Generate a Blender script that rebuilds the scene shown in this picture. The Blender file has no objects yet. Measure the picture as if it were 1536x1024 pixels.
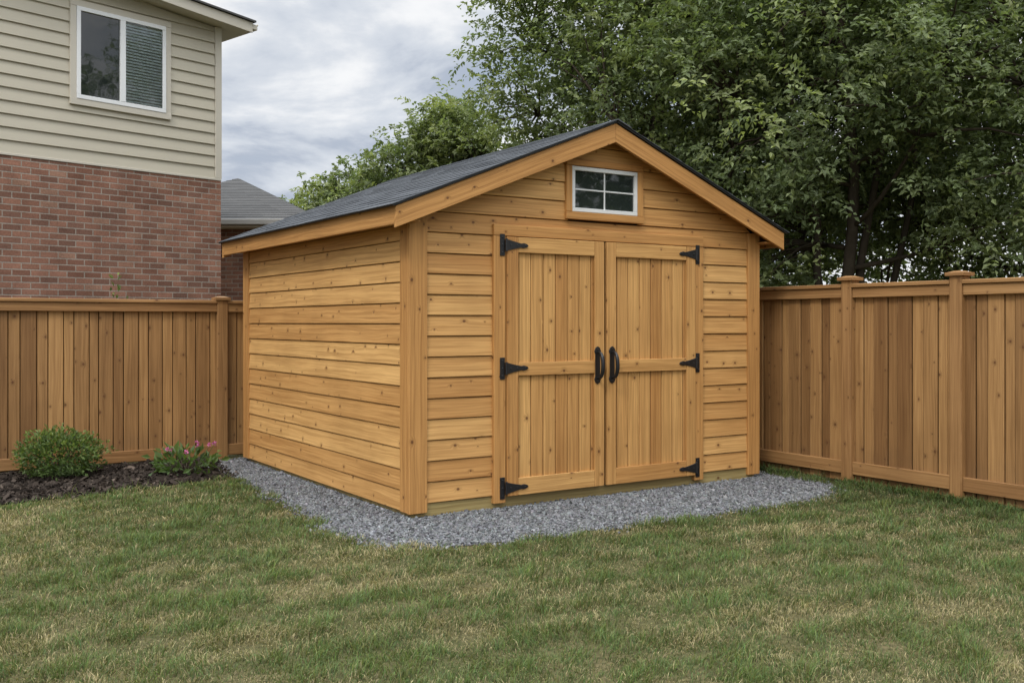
import bpy, bmesh, math, random
import numpy as np
from mathutils import Vector, Matrix
random.seed(7)
SC = bpy.context.scene
COL = SC.collection
R = math.radians

# ------------------------------------------------------------------ frames
CX, CY = -0.745, 7.398
DF = (0.8364, 0.5481)            # along the shed front
DS = (-0.5481, 0.8364)           # along the shed side, away from camera
ANG = math.atan2(DF[1], DF[0])
W, D = 3.593, 3.69
def l2w(s, t): return (CX + DF[0]*s + DS[0]*t, CY + DF[1]*s + DS[1]*t)

# ------------------------------------------------------------------ node helpers
class NT:
    def __init__(s, nt): s.nt = nt
    def n(s, typ, **kw):
        nd = s.nt.nodes.new(typ)
        for k, v in kw.items(): setattr(nd, k, v)
        return nd
    def link(s, a, b): s.nt.links.new(a, b)
    def put(s, sock, val):
        if hasattr(val, 'is_output'): s.link(val, sock)
        else: sock.default_value = val
    def math(s, op, a, b=0.0, c=0.0, clamp=False):
        nd = s.n('ShaderNodeMath', operation=op); nd.use_clamp = clamp
        s.put(nd.inputs[0], a); s.put(nd.inputs[1], b)
        if len(nd.inputs) > 2: s.put(nd.inputs[2], c)
        return nd.outputs[0]
    def mix(s, f, a, b, mode='MIX'):
        nd = s.n('ShaderNodeMixRGB', blend_type=mode)
        for i, v in zip((0, 1, 2), (f, a, b)):
            if isinstance(v, tuple) and len(v) == 3: v = (*v, 1)
            s.put(nd.inputs[i], v)
        return nd.outputs[0]
    def noise(s, vec, scale, detail=3, rough=.5, dist=0):
        nd = s.n('ShaderNodeTexNoise')
        s.put(nd.inputs['Vector'], vec); nd.inputs['Scale'].default_value = scale
        nd.inputs['Detail'].default_value = detail; nd.inputs['Roughness'].default_value = rough
        nd.inputs['Distortion'].default_value = dist
        return nd.outputs['Fac']
    def rng(s, v, a, b, c, d, smooth=True):
        nd = s.n('ShaderNodeMapRange')
        if smooth: nd.interpolation_type = 'SMOOTHSTEP'
        s.put(nd.inputs[0], v)
        for i, q in zip((1, 2, 3, 4), (a, b, c, d)): nd.inputs[i].default_value = q
        return nd.outputs[0]
    def comb(s, x, y, z=0.0):
        nd = s.n('ShaderNodeCombineXYZ')
        for i, v in enumerate((x, y, z)): s.put(nd.inputs[i], v)
        return nd.outputs[0]
    def sep(s, v):
        nd = s.n('ShaderNodeSeparateXYZ'); s.link(v, nd.inputs[0]); return nd.outputs
    def attr(s, name): return s.n('ShaderNodeAttribute', attribute_name=name)
    def tc(s, k): return s.n('ShaderNodeTexCoord').outputs[k]
    def bump(s, h, strength, dist=.01):
        nd = s.n('ShaderNodeBump'); nd.inputs['Strength'].default_value = strength
        nd.inputs['Distance'].default_value = dist; s.link(h, nd.inputs['Height']); return nd.outputs[0]

def newmat(name):
    m = bpy.data.materials.new(name); m.use_nodes = True
    nt = m.node_tree; nt.nodes.clear()
    h = NT(nt)
    out = h.n('ShaderNodeOutputMaterial'); p = h.n('ShaderNodeBsdfPrincipled')
    h.link(p.outputs[0], out.inputs[0])
    return m, h, p, out

def wood(name, light, dark, knot=(.11, .042, .015), knots=.5, var=1.0, streak=.0):
    m, h, p, out = newmat(name)
    uv = h.sep(h.n('ShaderNodeUVMap').outputs[0]); u, v = uv[0], uv[1]
    r = h.attr('rnd').outputs['Fac']
    kv = h.comb(h.math('MULTIPLY', u, .8), v)
    vo = h.n('ShaderNodeTexVoronoi', voronoi_dimensions='2D'); h.link(kv, vo.inputs['Vector'])
    vo.inputs['Scale'].default_value = 6.2
    d = vo.outputs['Distance']
    pick = h.rng(h.sep(vo.outputs['Color'])[0], 1-knots, 1-knots+.02, 0, 1)
    size = h.math('MULTIPLY_ADD', h.sep(vo.outputs['Color'])[1], .68, .36)
    dd = h.math('DIVIDE', d, size)
    kmask = h.math('MULTIPLY', h.rng(dd, .04, .09, 1, 0), pick)
    ring = h.math('MULTIPLY', h.rng(dd, .06, .26, 1, 0), pick)
    wv = h.math('ADD', v, h.math('MULTIPLY', ring, .02))
    warp = h.noise(h.comb(h.math('MULTIPLY', u, 1.2), h.math('MULTIPLY', v, 5)), 1.0, 2)
    wv = h.math('ADD', wv, h.math('MULTIPLY', warp, .05))
    fine = h.noise(h.comb(h.math('MULTIPLY', u, 2.5), h.math('MULTIPLY', wv, 190)), 1.0, 3, .6)
    mid = h.noise(h.comb(h.math('MULTIPLY', u, .9), h.math('MULTIPLY', wv, 48)), 1.0, 3, .6)
    broad = h.noise(h.comb(h.math('MULTIPLY', u, .8), h.math('MULTIPLY', wv, 9)), 1.0, 2)
    f = h.math('ADD', h.math('MULTIPLY_ADD', r, .75*var, .5-.375*var), h.math('MULTIPLY_ADD', broad, .8, -.4), clamp=True)
    c = h.mix(f, dark, light)
    g = h.math('ADD', h.rng(fine, .3, .7, -.13, .10), h.rng(mid, .32, .66, -.20, .10))
    c = h.mix(1.0, c, h.comb(h.math('ADD', g, 1.0), h.math('MULTIPLY_ADD', g, 1.15, 1.0), h.math('MULTIPLY_ADD', g, 1.35, 1.0)), 'MULTIPLY')
    c = h.mix(h.math('MULTIPLY', ring, .36), c, tuple(q*.62 for q in dark))
    c = h.mix(h.math('MULTIPLY', kmask, .88), c, knot)
    oc = h.tc('Object')
    bl = h.noise(oc, 1.3, 3, .6)
    c = h.mix(h.rng(bl, .42, .75, 0, .22), c, tuple(q*.55 for q in dark))
    if streak:
        z = h.sep(oc)[2]
        low = h.math('MULTIPLY', h.rng(h.math('ADD', z, h.math('MULTIPLY', h.noise(oc, 7, 2), .3)), .12, .55, 1, 0), streak)
        c = h.mix(low, c, (.12, .08, .045))
    h.link(c, p.inputs['Base Color'])
    p.inputs['Roughness'].default_value = .58
    p.inputs['Specular IOR Level'].default_value = .3
    hh = h.math('ADD', h.math('MULTIPLY', fine, .5), h.math('ADD', mid, h.math('MULTIPLY', kmask, .6)))
    h.link(h.bump(hh, .35, .004), p.inputs['Normal'])
    return m

def plain(name, col, rough=.6, spec=.4, metal=0, var=.12, scale=6, bump=0):
    m, h, p, out = newmat(name)
    oc = h.tc('Object')
    n = h.noise(oc, scale, 5, .6)
    c = h.mix(n, tuple(q*(1-var) for q in col), tuple(min(1, q*(1+var)) for q in col))
    h.link(c, p.inputs['Base Color'])
    p.inputs['Roughness'].default_value = rough; p.inputs['Specular IOR Level'].default_value = spec
    p.inputs['Metallic'].default_value = metal
    if bump: h.link(h.bump(h.noise(oc, scale*12, 4), bump, .004), p.inputs['Normal'])
    return m

def colmat(name, rough=.6, spec=.25, trans=0.0, noise=.0, bump=0):
    m, h, p, out = newmat(name)
    c = h.attr('col').outputs['Color']
    if noise:
        n = h.noise(h.tc('Object'), 60, 3)
        c = h.mix(1.0, c, h.comb(*[h.math('MULTIPLY_ADD', n, 2*noise, 1-noise)]*3), 'MULTIPLY')
    h.link(c, p.inputs['Base Color'])
    p.inputs['Roughness'].default_value = rough; p.inputs['Specular IOR Level'].default_value = spec
    if trans:
        t = h.n('ShaderNodeBsdfTranslucent')
        h.link(h.mix(1.0, c, (1.25, 1.35, .65), 'MULTIPLY'), t.inputs[0])
        mx = h.n('ShaderNodeMixShader'); mx.inputs[0].default_value = trans
        h.link(p.outputs[0], mx.inputs[1]); h.link(t.outputs[0], mx.inputs[2]); h.link(mx.outputs[0], out.inputs[0])
    return m

M = {}
M['siding'] = wood('cedar siding', (.64, .375, .138), (.44, .215, .066), knots=.6, var=1.0)
M['trim'] = wood('cedar trim', (.53, .278, .092), (.38, .176, .050), knots=.42, var=.6)
M['door'] = wood('cedar door boards', (.60, .342, .120), (.41, .197, .059), knots=.5, var=1.1)
M['fence'] = wood('fence boards', (.40, .222, .084), (.200, .100, .036), knots=.5, streak=.35, var=1.3)
M['fencer'] = wood('fence rails', (.375, .207, .081), (.26, .132, .049), knots=.4)
M['skid'] = wood('treated timber', (.40, .31, .13), (.25, .185, .072), knots=.2)
M['metal'] = plain('black iron', (.010, .010, .011), .35, .5, 0, .3, 40, .12)
M['white'] = plain('white vinyl', (.76, .77, .77), .4, .4, 0, .04, 3)
M['softwhite'] = plain('weathered white vinyl', (.64, .65, .64), .45, .4, 0, .08, 5)
M['dark'] = plain('painted gap shade', (.012, .010, .008), .9, .1)  # near-black colour stands in for the shade inside door and siding gaps
M['seamshade'] = plain('painted fence seam shade', (.035, .020, .009), .9, .1, 0, .3, 5)  # shade between fence boards put in as a dark colour
M['beige'] = plain('beige siding vinyl', (.47, .43, .34), .55, .3, 0, .06, 1.2, .08)
M['beigetrim'] = plain('pale beige trim', (.54, .50, .42), .5, .3, 0, .05, 3)
M['greytrim'] = plain('dull grey gutter', (.30, .29, .27), .5, .3, 0, .08, 3)
M['drip'] = plain('dark drip edge', (.018, .02, .022), .5, .4)
M['bark'] = plain('bark', (.075, .06, .045), .9, .1, 0, .45, 9, .6)
M['leaf'] = colmat('leaf', .5, .35, .36)
M['grass'] = colmat('grass blade', .6, .2, .22)
M['stone'] = colmat('crushed stone', .8, .25, 0, .18)
M['chip'] = colmat('bark chip', .9, .1, 0, .2)
M['petal'] = colmat('petal', .6, .2, .2)

def shingle(name, c0, c1):
    m, h, p, out = newmat(name)
    r = h.attr('rnd').outputs['Fac']; oc = h.tc('Object')
    n = h.noise(oc, 5, 4); g = h.noise(oc, 260, 2, .7)
    c = h.mix(h.math('MULTIPLY_ADD', n, .4, h.math('MULTIPLY', r, .6), clamp=True), c0, c1)
    c = h.mix(1, c, h.comb(*[h.rng(g, .3, .7, .65, 1.35)]*3), 'MULTIPLY')
    h.link(c, p.inputs['Base Color']); p.inputs['Roughness'].default_value = .9
    p.inputs['Specular IOR Level'].default_value = .2
    h.link(h.bump(g, .5, .003), p.inputs['Normal'])
    return m
M['shingle'] = shingle('charcoal shingles', (.046, .051, .058), (.094, .101, .110))
M['shingle2'] = shingle('grey shingles', (.068, .068, .068), (.110, .109, .107))

def brick():
    m, h, p, out = newmat('red brick')
    o = h.sep(h.tc('Object'))
    xx = h.math('ADD', o[0], o[1])
    vec = h.comb(xx, o[2])
    b = h.n('ShaderNodeTexBrick'); h.link(vec, b.inputs['Vector'])
    b.offset = .5
    BW, RH = .235, .082
    for k, v in (('Scale', 1), ('Mortar Size', .0075), ('Mortar Smooth', .15), ('Bias', 0), ('Brick Width', BW), ('Row Height', RH)):
        b.inputs[k].default_value = v
    row = h.math('FLOOR', h.math('DIVIDE', o[2], RH))
    even = h.math('SUBTRACT', 1.0, h.math('FLOORED_MODULO', row, 2.0))
    colm = h.math('FLOOR', h.math('DIVIDE', h.math('MULTIPLY_ADD', even, BW*.5, xx), BW))
    wn = h.n('ShaderNodeTexWhiteNoise', noise_dimensions='2D'); h.link(h.comb(row, colm), wn.inputs['Vector'])
    t = wn.outputs['Value']; t2 = h.sep(wn.outputs['Color'])[1]
    bc = h.mix(t, (.180, .088, .060), (.300, .152, .104))
    bc = h.mix(h.rng(t2, .76, .86, 0, .5), bc, (.130, .076, .058))
    bc = h.mix(h.rng(t2, .16, .06, 0, .4), bc, (.34, .215, .150))
    n = h.noise(vec, 3, 4); n2 = h.noise(vec, 45, 4, .65)
    k = h.math('ADD', h.rng(n, .3, .7, .84, 1.12), h.rng(n2, .3, .7, -.18, .18))
    c = h.mix(b.outputs['Fac'], bc, (.31, .265, .22))
    c = h.mix(1, c, h.comb(k, k, k), 'MULTIPLY')
    h.link(c, p.inputs['Base Color']); p.inputs['Roughness'].default_value = .9
    p.inputs['Specular IOR Level'].default_value = .15
    hh = h.math('ADD', h.math('MULTIPLY', b.outputs['Fac'], -1), h.math('MULTIPLY', n2, .35))
    h.link(h.bump(hh, .7, .008), p.inputs['Normal'])
    return m
M['brick'] = brick()

def glass(name, spec, base, bmp=.06):
    m, h, p, out = newmat(name)
    p.inputs['Base Color'].default_value = (*base, 1); p.inputs['Roughness'].default_value = .03
    p.inputs['Specular IOR Level'].default_value = spec
    w = h.noise(h.tc('Object'), 4, 2)
    h.link(h.bump(w, bmp, .02), p.inputs['Normal'])
    return m
M['glass'] = glass('window glass', 1.0, (.018, .024, .022))
M['glasshouse'] = glass('house window glass', 1.0, (.012, .016, .018))
def clear():
    m, h, p, out = newmat('clear glass')
    t = h.n('ShaderNodeBsdfTransparent'); t.inputs[0].default_value = (.90, .93, .93, 1)
    g = h.n('ShaderNodeBsdfGlossy'); g.inputs['Roughness'].default_value = .02
    fr = h.n('ShaderNodeFresnel'); fr.inputs[0].default_value = 1.5
    mx = h.n('ShaderNodeMixShader'); h.link(fr.outputs[0], mx.inputs[0]); h.link(t.outputs[0], mx.inputs[1]); h.link(g.outputs[0], mx.inputs[2])
    h.link(mx.outputs[0], out.inputs[0])
    return m
M['clear'] = clear()

def groundmat(name, a, b, c3):
    m, h, p, out = newmat(name)
    oc = h.tc('Object')
    n = h.noise(oc, .7, 5, .6); n2 = h.noise(oc, 35, 5, .7)
    c = h.mix(h.rng(n, .35, .65, 0, 1), a, b)
    c = h.mix(h.rng(n2, .4, .65, 0, .8), c, c3)
    h.link(c, p.inputs['Base Color']); p.inputs['Roughness'].default_value = .95; p.inputs['Specular IOR Level'].default_value = .1
    h.link(h.bump(n2, .8, .02), p.inputs['Normal'])
    return m
M['ground'] = groundmat('lawn soil', (.085, .088, .035), (.15, .125, .062), (.05, .048, .022))
M['gravelbase'] = groundmat('gravel fines', (.095, .099, .104), (.13, .134, .14), (.055, .057, .06))
M['soil'] = groundmat('dark soil', (.020, .015, .011), (.032, .024, .018), (.011, .008, .007))

# ------------------------------------------------------------------ mesh helpers
def tag(o, label=None, cat=None, group=None, kind=None):
    for k, v in (('label', label), ('category', cat), ('group', group), ('kind', kind)):
        if v: o[k] = v
    return o
def empty(name, loc, rz=0, **kw):
    o = bpy.data.objects.new(name, None); o.location = loc; o.rotation_euler = (0, 0, rz); COL.objects.link(o)
    o.empty_display_size = .2
    return tag(o, **kw)

class MB:
    def __init__(s): s.v = []; s.f = []; s.uv = []; s.r = []
    def hexa(s, P, g=(1, 0, 0), r=None):
        P = [Vector(p) for p in P]; g = Vector(g).normalized()
        a = Vector((0, 0, 1)) if abs(g.z) < .9 else Vector((1, 0, 0))
        c1 = g.cross(a).normalized(); c2 = g.cross(c1).normalized()
        ru, rv = random.uniform(0, 60), random.uniform(0, 60)
        if r is None: r = random.random()
        b = len(s.v); s.v += P
        for f in ((3, 2, 1, 0), (4, 5, 6, 7), (0, 1, 5, 4), (1, 2, 6, 5), (2, 3, 7, 6), (3, 0, 4, 7)):
            s.f.append([b+i for i in f]); s.r.append(r)
            for i in f: s.uv.append((P[i].dot(g)+ru, P[i].dot(c1)+P[i].dot(c2)+rv))
        return s
    def box(s, x0, x1, y0, y1, z0, z1, g=(1, 0, 0), r=None):
        return s.hexa([(x0, y0, z0), (x1, y0, z0), (x1, y1, z0), (x0, y1, z0), (x0, y0, z1), (x1, y0, z1), (x1, y1, z1), (x0, y1, z1)], g, r)
    def mesh(s, V, T):
        b = len(s.v); s.v += [Vector(p) for p in V]
        for t in T:
            s.f.append([b+int(i) for i in t]); s.r.append(.5)
            for i in t: s.uv.append((V[int(i)][0], V[int(i)][2]))
        return s
    def prism(s, poly, y0, y1):          # polygon in xz, extruded in y
        n = len(poly); b = len(s.v)
        s.v += [Vector((x, y0, z)) for x, z in poly] + [Vector((x, y1, z)) for x, z in poly]
        F = [list(range(n)), list(range(2*n-1, n-1, -1))] + [[i, n+i, n+(i+1) % n, (i+1) % n] for i in range(n)]
        for f in F:
            s.f.append([b+i for i in f]); s.r.append(.5)
            for i in f: q = s.v[b+i]; s.uv.append((q.x, q.z))
        return s
    def build(s, name, mat, parent=None, bevel=.003):
        me = bpy.data.meshes.new(name); me.from_pydata(s.v, [], s.f)
        uvl = me.uv_layers.new(name='UVMap'); uvl.data.foreach_set('uv', np.array(s.uv, dtype=np.float32).ravel())
        at = me.attributes.new('rnd', 'FLOAT', 'FACE'); at.data.foreach_set('value', np.array(s.r, dtype=np.float32))
        bm = bmesh.new(); bm.from_mesh(me); bmesh.ops.recalc_face_normals(bm, faces=bm.faces); bm.to_mesh(me); bm.free()
        me.materials.append(M[mat])
        o = bpy.data.objects.new(name, me); COL.objects.link(o); o.parent = parent
        if bevel:
            md = o.modifiers.new('bevel', 'BEVEL'); md.width = bevel; md.segments = 1; md.limit_method = 'ANGLE'; md.angle_limit = R(40)
        return o

def tube(P, Rr, k=6):
    P = np.array(P, float); n = len(P); Rr = np.broadcast_to(np.array(Rr, float), (n,))
    T = np.gradient(P, axis=0); T /= np.linalg.norm(T, axis=1)[:, None]+1e-9
    a = np.array([0.31, .17, .93]) if abs(T[0, 2]) < .9 else np.array([1., .1, 0])
    A = np.cross(T, a); A /= np.linalg.norm(A, axis=1)[:, None]+1e-9
    B = np.cross(T, A)
    th = np.arange(k)*2*np.pi/k
    V = (P[:, None, :] + Rr[:, None, None]*(np.cos(th)[None, :, None]*A[:, None, :]+np.sin(th)[None, :, None]*B[:, None, :])).reshape(-1, 3)
    F = []
    for i in range(n-1):
        for j in range(k):
            a0, b0 = i*k+j, i*k+(j+1) % k
            F += [(a0, b0, b0+k), (a0, b0+k, a0+k)]
    c0 = len(V); V = np.vstack([V, P[:1], P[-1:]])
    for j in range(k):
        F.append((c0, (j+1) % k, j)); F.append((c0+1, (n-1)*k+j, (n-1)*k+(j+1) % k))
    return V, np.array(F)
def merge(parts):
    Vs, Ts, o = [], [], 0
    for V, T in parts: Vs.append(V); Ts.append(T+o); o += len(V)
    return np.vstack(Vs), np.vstack(Ts)
def fast(name, V, T, mat, parent=None, col=None, smooth=False):
    V = np.asarray(V, np.float32); T = np.asarray(T, np.int32)
    me = bpy.data.meshes.new(name)
    me.vertices.add(len(V)); me.vertices.foreach_set('co', V.ravel())
    me.loops.add(T.size); me.loops.foreach_set('vertex_index', T.ravel())
    me.polygons.add(len(T)); me.polygons.foreach_set('loop_start', np.arange(0, T.size, 3, dtype=np.int32))
    me.polygons.foreach_set('use_smooth', np.full(len(T), smooth, dtype=bool))
    me.update(calc_edges=True)
    if col is not None:
        c = np.ones((len(V), 4), np.float32); c[:, :3] = col
        at = me.attributes.new('col', 'FLOAT_COLOR', 'POINT'); at.data.foreach_set('color', c.ravel())
    me.materials.append(M[mat])
    o = bpy.data.objects.new(name, me); COL.objects.link(o); o.parent = parent
    return o
def fnoise(x, y, scale, seed):
    r = np.random.default_rng(seed); z = np.zeros_like(x)
    for i in range(9):
        a = r.uniform(0, 2*np.pi); k = scale*r.uniform(.5, 2.2); z += np.sin((x*np.cos(a)+y*np.sin(a))*k+r.uniform(0, 6.28))
    return z/3.0
def inpoly(x, y, poly):
    c = np.zeros(len(x), bool); n = len(poly)
    for i in range(n):
        (x0, y0), (x1, y1) = poly[i], poly[(i+1) % n]
        with np.errstate(divide='ignore', invalid='ignore'):
            k = ((y0 > y) != (y1 > y)) & (x < (x1-x0)*(y-y0)/(y1-y0+1e-12)+x0)
        c ^= k
    return c
def smoothpoly(p, it=2):
    for _ in range(it):
        q = []
        for i in range(len(p)):
            a, b = p[i], p[(i+1) % len(p)]
            q += [(a[0]*.75+b[0]*.25, a[1]*.75+b[1]*.25), (a[0]*.25+b[0]*.75, a[1]*.25+b[1]*.75)]
        p = q
    return p

# ------------------------------------------------------------------ ground
def sheet(name, poly, z, mat, **kw):
    me = bpy.data.meshes.new(name); me.from_pydata([(x, y, z) for x, y in poly], [], [list(range(len(poly)))])
    me.materials.append(M[mat]); o = bpy.data.objects.new(name, me); COL.objects.link(o); return tag(o, **kw)
sheet('ground', [(-250, -150), (250, -150), (250, 500), (-250, 500)], 0, 'ground', kind='structure', label='flat lawn ground spreading under the grass', cat='ground')
GRAV = [(-.42, 4.0), (-.42, 3.0), (-.50, 1.6), (-.58, .6), (-.66, .1), (-.66, -.45), (-.46, -.92), (0, -1.02), (.9, -1.08), (2.1, -1.12), (3.0, -1.14), (3.5, -1.02), (3.76, -.75), (3.82, -.3), (3.82, .3), (3.82, 4.0)]
GRAVs = smoothpoly(GRAV, 2)
BED = [(-7, 1.98), (-4, 2.12), (-2.476, 2.28), (-1.635, 2.42), (-1.0, 2.56), (-.55, 2.68), (-.38, 2.75), (-.34, 4.12), (-7, 4.12)]
sheet('gravel_pad', [l2w(*p) for p in GRAVs], .004, 'gravelbase', kind='structure', label='grey gravel pad bordering the wooden shed', cat='gravel pad')
sheet('planting_bed', [l2w(*p) for p in BED], .008, 'soil', kind='structure', label='dark mulched planting bed along the left fence', cat='planting bed')

# crushed stone
def stones(n, poly, bounds, size, z0, seed, colors, flat=(.5, .9), jit=.035):
    r = np.random.default_rng(seed)
    x = r.uniform(bounds[0], bounds[1], n*3); y = r.uniform(bounds[2], bounds[3], n*3)
    jx = x+fnoise(x, y, 9, 3)*.04+r.normal(0, jit, len(x)); jy = y+fnoise(x, y, 9, 4)*.04+r.normal(0, jit, len(x))
    k = inpoly(jx, jy, poly) & ~((x > 0.0) & (x < W-.0) & (y > .0) & (y < D))
    x, y = x[k][:n], y[k][:n]; n = len(x)
    ph = (1+5**.5)/2
    I = np.array([(-1, ph, 0), (1, ph, 0), (-1, -ph, 0), (1, -ph, 0), (0, -1, ph), (0, 1, ph), (0, -1, -ph), (0, 1, -ph), (ph, 0, -1), (ph, 0, 1), (-ph, 0, -1), (-ph, 0, 1)])/1.9
    F = np.array([(0, 11, 5), (0, 5, 1), (0, 1, 7), (0, 7, 10), (0, 10, 11), (1, 5, 9), (5, 11, 4), (11, 10, 2), (10, 7, 6), (7, 1, 8), (3, 9, 4), (3, 4, 2), (3, 2, 6), (3, 6, 8), (3, 8, 9), (4, 9, 5), (2, 4, 11), (6, 2, 10), (8, 6, 7), (9, 8, 1)])
    S = size[0]*np.exp(r.normal(0, size[1], n))
    V = I[None]*(1+r.uniform(-.28, .28, (n, 12, 1)))+r.normal(0, .1, (n, 12, 3))
    V = V*np.stack([r.uniform(.8, 1.4, n), r.uniform(.6, 1.0, n), r.uniform(*flat, n)], 1)[:, None, :]
    q = r.normal(size=(n, 4)); q[:, 1:3] *= .35; q /= np.linalg.norm(q, axis=1)[:, None]
    w_, a, b, c = q.T
    Rm = np.stack([1-2*(b*b+c*c), 2*(a*b-c*w_), 2*(a*c+b*w_), 2*(a*b+c*w_), 1-2*(a*a+c*c), 2*(b*c-a*w_), 2*(a*c-b*w_), 2*(b*c+a*w_), 1-2*(a*a+b*b)], 1).reshape(n, 3, 3)
    V = np.einsum('nij,nkj->nki', Rm, V)*S[:, None, None]
    wx = CX+DF[0]*x+DS[0]*y; wy = CY+DF[1]*x+DS[1]*y
    V += np.stack([wx, wy, z0+r.uniform(0, .006, n)], 1)[:, None, :]
    c = colors(r, n)
    return V.reshape(-1, 3), (F[None]+12*np.arange(n)[:, None, None]).reshape(-1, 3), np.repeat(c, 12, 0)
def gcol(r, n):
    k = np.clip(r.normal(.150, .055, n), .05, .36)
    return np.stack([k*.975, k*1.0, k*1.03], 1)*(1+r.normal(0, .03, (n, 3)))
V, T, C = stones(48000, GRAVs, (-.9, 3.95, -1.3, 4.0), (.0092, .33), .005, 5, gcol, (.4, .7), .055)
tag(fast('gravel', V, T, 'stone', col=C), 'grey crushed stone lying around the foot of the shed', 'gravel', kind='stuff')
def mcol(r, n):
    k = np.exp(r.normal(math.log(.030), .5, n)); return np.stack([k*1.15, k*.9, k*.72], 1)
V, T, C = stones(13000, BED, (-5, -.3, 1.7, 4.1), (.016, .4), .010, 6, mcol, (.14, .3))
tag(fast('bark_mulch', V, T, 'chip', col=C), 'dark bark mulch covering the bed below the left fence', 'mulch', kind='stuff')

# grass
def blades(x, y, L, w, lean, phi, colr, r):
    n = len(x)
    d = np.stack([np.cos(phi), np.sin(phi), np.zeros(n)], 1); up = np.array([0, 0, 1.0])
    ps = phi+r.uniform(-1.2, 1.2, n)+np.pi/2
    s = np.stack([np.cos(ps), np.sin(ps), np.zeros(n)], 1)*(w/2)[:, None]
    b = np.stack([x, y, np.full(n, .0)], 1)
    l1 = lean*.55; l2 = np.minimum(lean*1.25, 1.75)
    m = b+(L*.55)[:, None]*(np.sin(l1)[:, None]*d+np.cos(l1)[:, None]*up)
    t = m+(L*.5)[:, None]*(np.sin(l2)[:, None]*d+np.cos(l2)[:, None]*up)
    t[:, 2] = np.maximum(t[:, 2], .004)
    V = np.stack([b-s, b+s, m-s*.8, m+s*.8, t], 1).reshape(-1, 3)
    T = (np.array([(0, 1, 3), (0, 3, 2), (2, 3, 4)])[None]+5*np.arange(n)[:, None, None]).reshape(-1, 3)
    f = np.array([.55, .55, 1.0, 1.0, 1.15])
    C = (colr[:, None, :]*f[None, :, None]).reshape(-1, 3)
    return V, T, C
def lawn():
    r = np.random.default_rng(21)
    n0 = 1550000
    Y = r.uniform(2.6, 10.6, n0); X = r.uniform(-1, 1, n0)*(.60*Y+.9)
    wgt = (.60*Y+.9)/(.60*10.6+.9)*np.minimum(1, (4.6/Y)**1.3)
    tuft = fnoise(X, Y, 18, 31)
    keep = r.uniform(0, 1, n0) < wgt*(.60+.40*np.clip(tuft+.3, -1, 1))*1.35
    X, Y = X[keep], Y[keep]
    s, t = (X-CX)*DF[0]+(Y-CY)*DF[1], (X-CX)*DS[0]+(Y-CY)*DS[1]
    js, jt = s+fnoise(s, t, 8, 8)*.06+fnoise(s, t, 25, 18)*.02+r.normal(0, .022, len(s)), t+fnoise(s, t, 8, 9)*.06+fnoise(s, t, 25, 19)*.02+r.normal(0, .022, len(s))
    bad = inpoly(js, jt, GRAVs) | inpoly(js, jt, BED) | ((s > -.05) & (s < W+.05) & (t > -.05)) | (s > 4.10) | (t > 4.05)
    X, Y, s, t = X[~bad], Y[~bad], s[~bad], t[~bad]; n = len(X)
    big = fnoise(X, Y, 1.2, 41); med = fnoise(X, Y, 5.0, 42); sm = fnoise(X, Y, 13, 43); tn = fnoise(X, Y, 32, 46)
    tall = np.clip(1+.36*sm+.18*med+.24*tn, .5, 1.9)
    L = np.exp(r.normal(math.log(.036), .34, n))*tall
    w = r.uniform(.0024, .0044, n)*np.clip(Y/5.5, .85, 1.6)
    phi = 1.8*fnoise(X, Y, 10, 45)+r.normal(0, 1.4, n)
    lean = np.clip(r.normal(.85, .38, n), .05, 1.45)
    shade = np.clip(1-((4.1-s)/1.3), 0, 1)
    edge = np.clip(1-np.abs(t+1.3)/.45, 0, 1)*np.clip((s+1)/.4, 0, 1)      # greener by the gravel
    fore = np.clip((6.4-Y)/2.5, 0, 1)
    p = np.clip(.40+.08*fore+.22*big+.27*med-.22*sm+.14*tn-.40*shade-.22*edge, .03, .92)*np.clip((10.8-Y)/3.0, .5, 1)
    dry = r.uniform(0, 1, n) < p
    g = np.stack([r.uniform(.082, .138, n), r.uniform(.117, .172, n), r.uniform(.036, .060, n)], 1)
    g *= (1+.15*sm-.10*med-.12*edge)[:, None]*np.clip(r.normal(1, .23, n), .45, 1.7)[:, None]
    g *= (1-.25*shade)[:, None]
    st = np.array([.40, .335, .185])[None]*np.clip(r.normal(.98, .25, n), .4, 1.5)[:, None]
    ye = np.array([.225, .212, .085])[None]*np.clip(r.normal(1, .2, n), .5, 1.5)[:, None]
    half = (r.uniform(0, 1, n) < .38)
    c = np.where(dry[:, None], np.where(half[:, None], ye, st), g)
    L = np.where(dry, L*.72, L); lean = np.where(dry, np.minimum(lean+.25, 1.5), lean)
    return blades(X, Y, L, w, lean, phi, c, r)
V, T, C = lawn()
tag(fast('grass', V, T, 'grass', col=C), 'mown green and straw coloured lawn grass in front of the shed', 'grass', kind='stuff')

# long dark grass and leaves against the right fence
def edge_growth():
    r = np.random.default_rng(77); n = 8000
    t = r.uniform(-4.2, 1.2, n); s = 4.06-np.abs(r.normal(0, .09, n))
    k = fnoise(t, s, 4, 5) > -.1; t, s = t[k], s[k]; n = len(t)
    X = CX+DF[0]*s+DS[0]*t; Y = CY+DF[1]*s+DS[1]*t
    g = np.stack([r.uniform(.055, .10, n), r.uniform(.08, .135, n), r.uniform(.024, .04, n)], 1)
    return blades(X, Y, r.uniform(.03, .09, n), r.uniform(.004, .011, n), np.clip(r.normal(.8, .4, n), 0, 1.5), r.uniform(0, 6.28, n), g, r)
V, T, C = edge_growth()
tag(fast('ground_cover', V, T, 'grass', col=C), 'dark uncut grass and weeds along the foot of the right fence', 'ground cover', kind='stuff')

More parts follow.
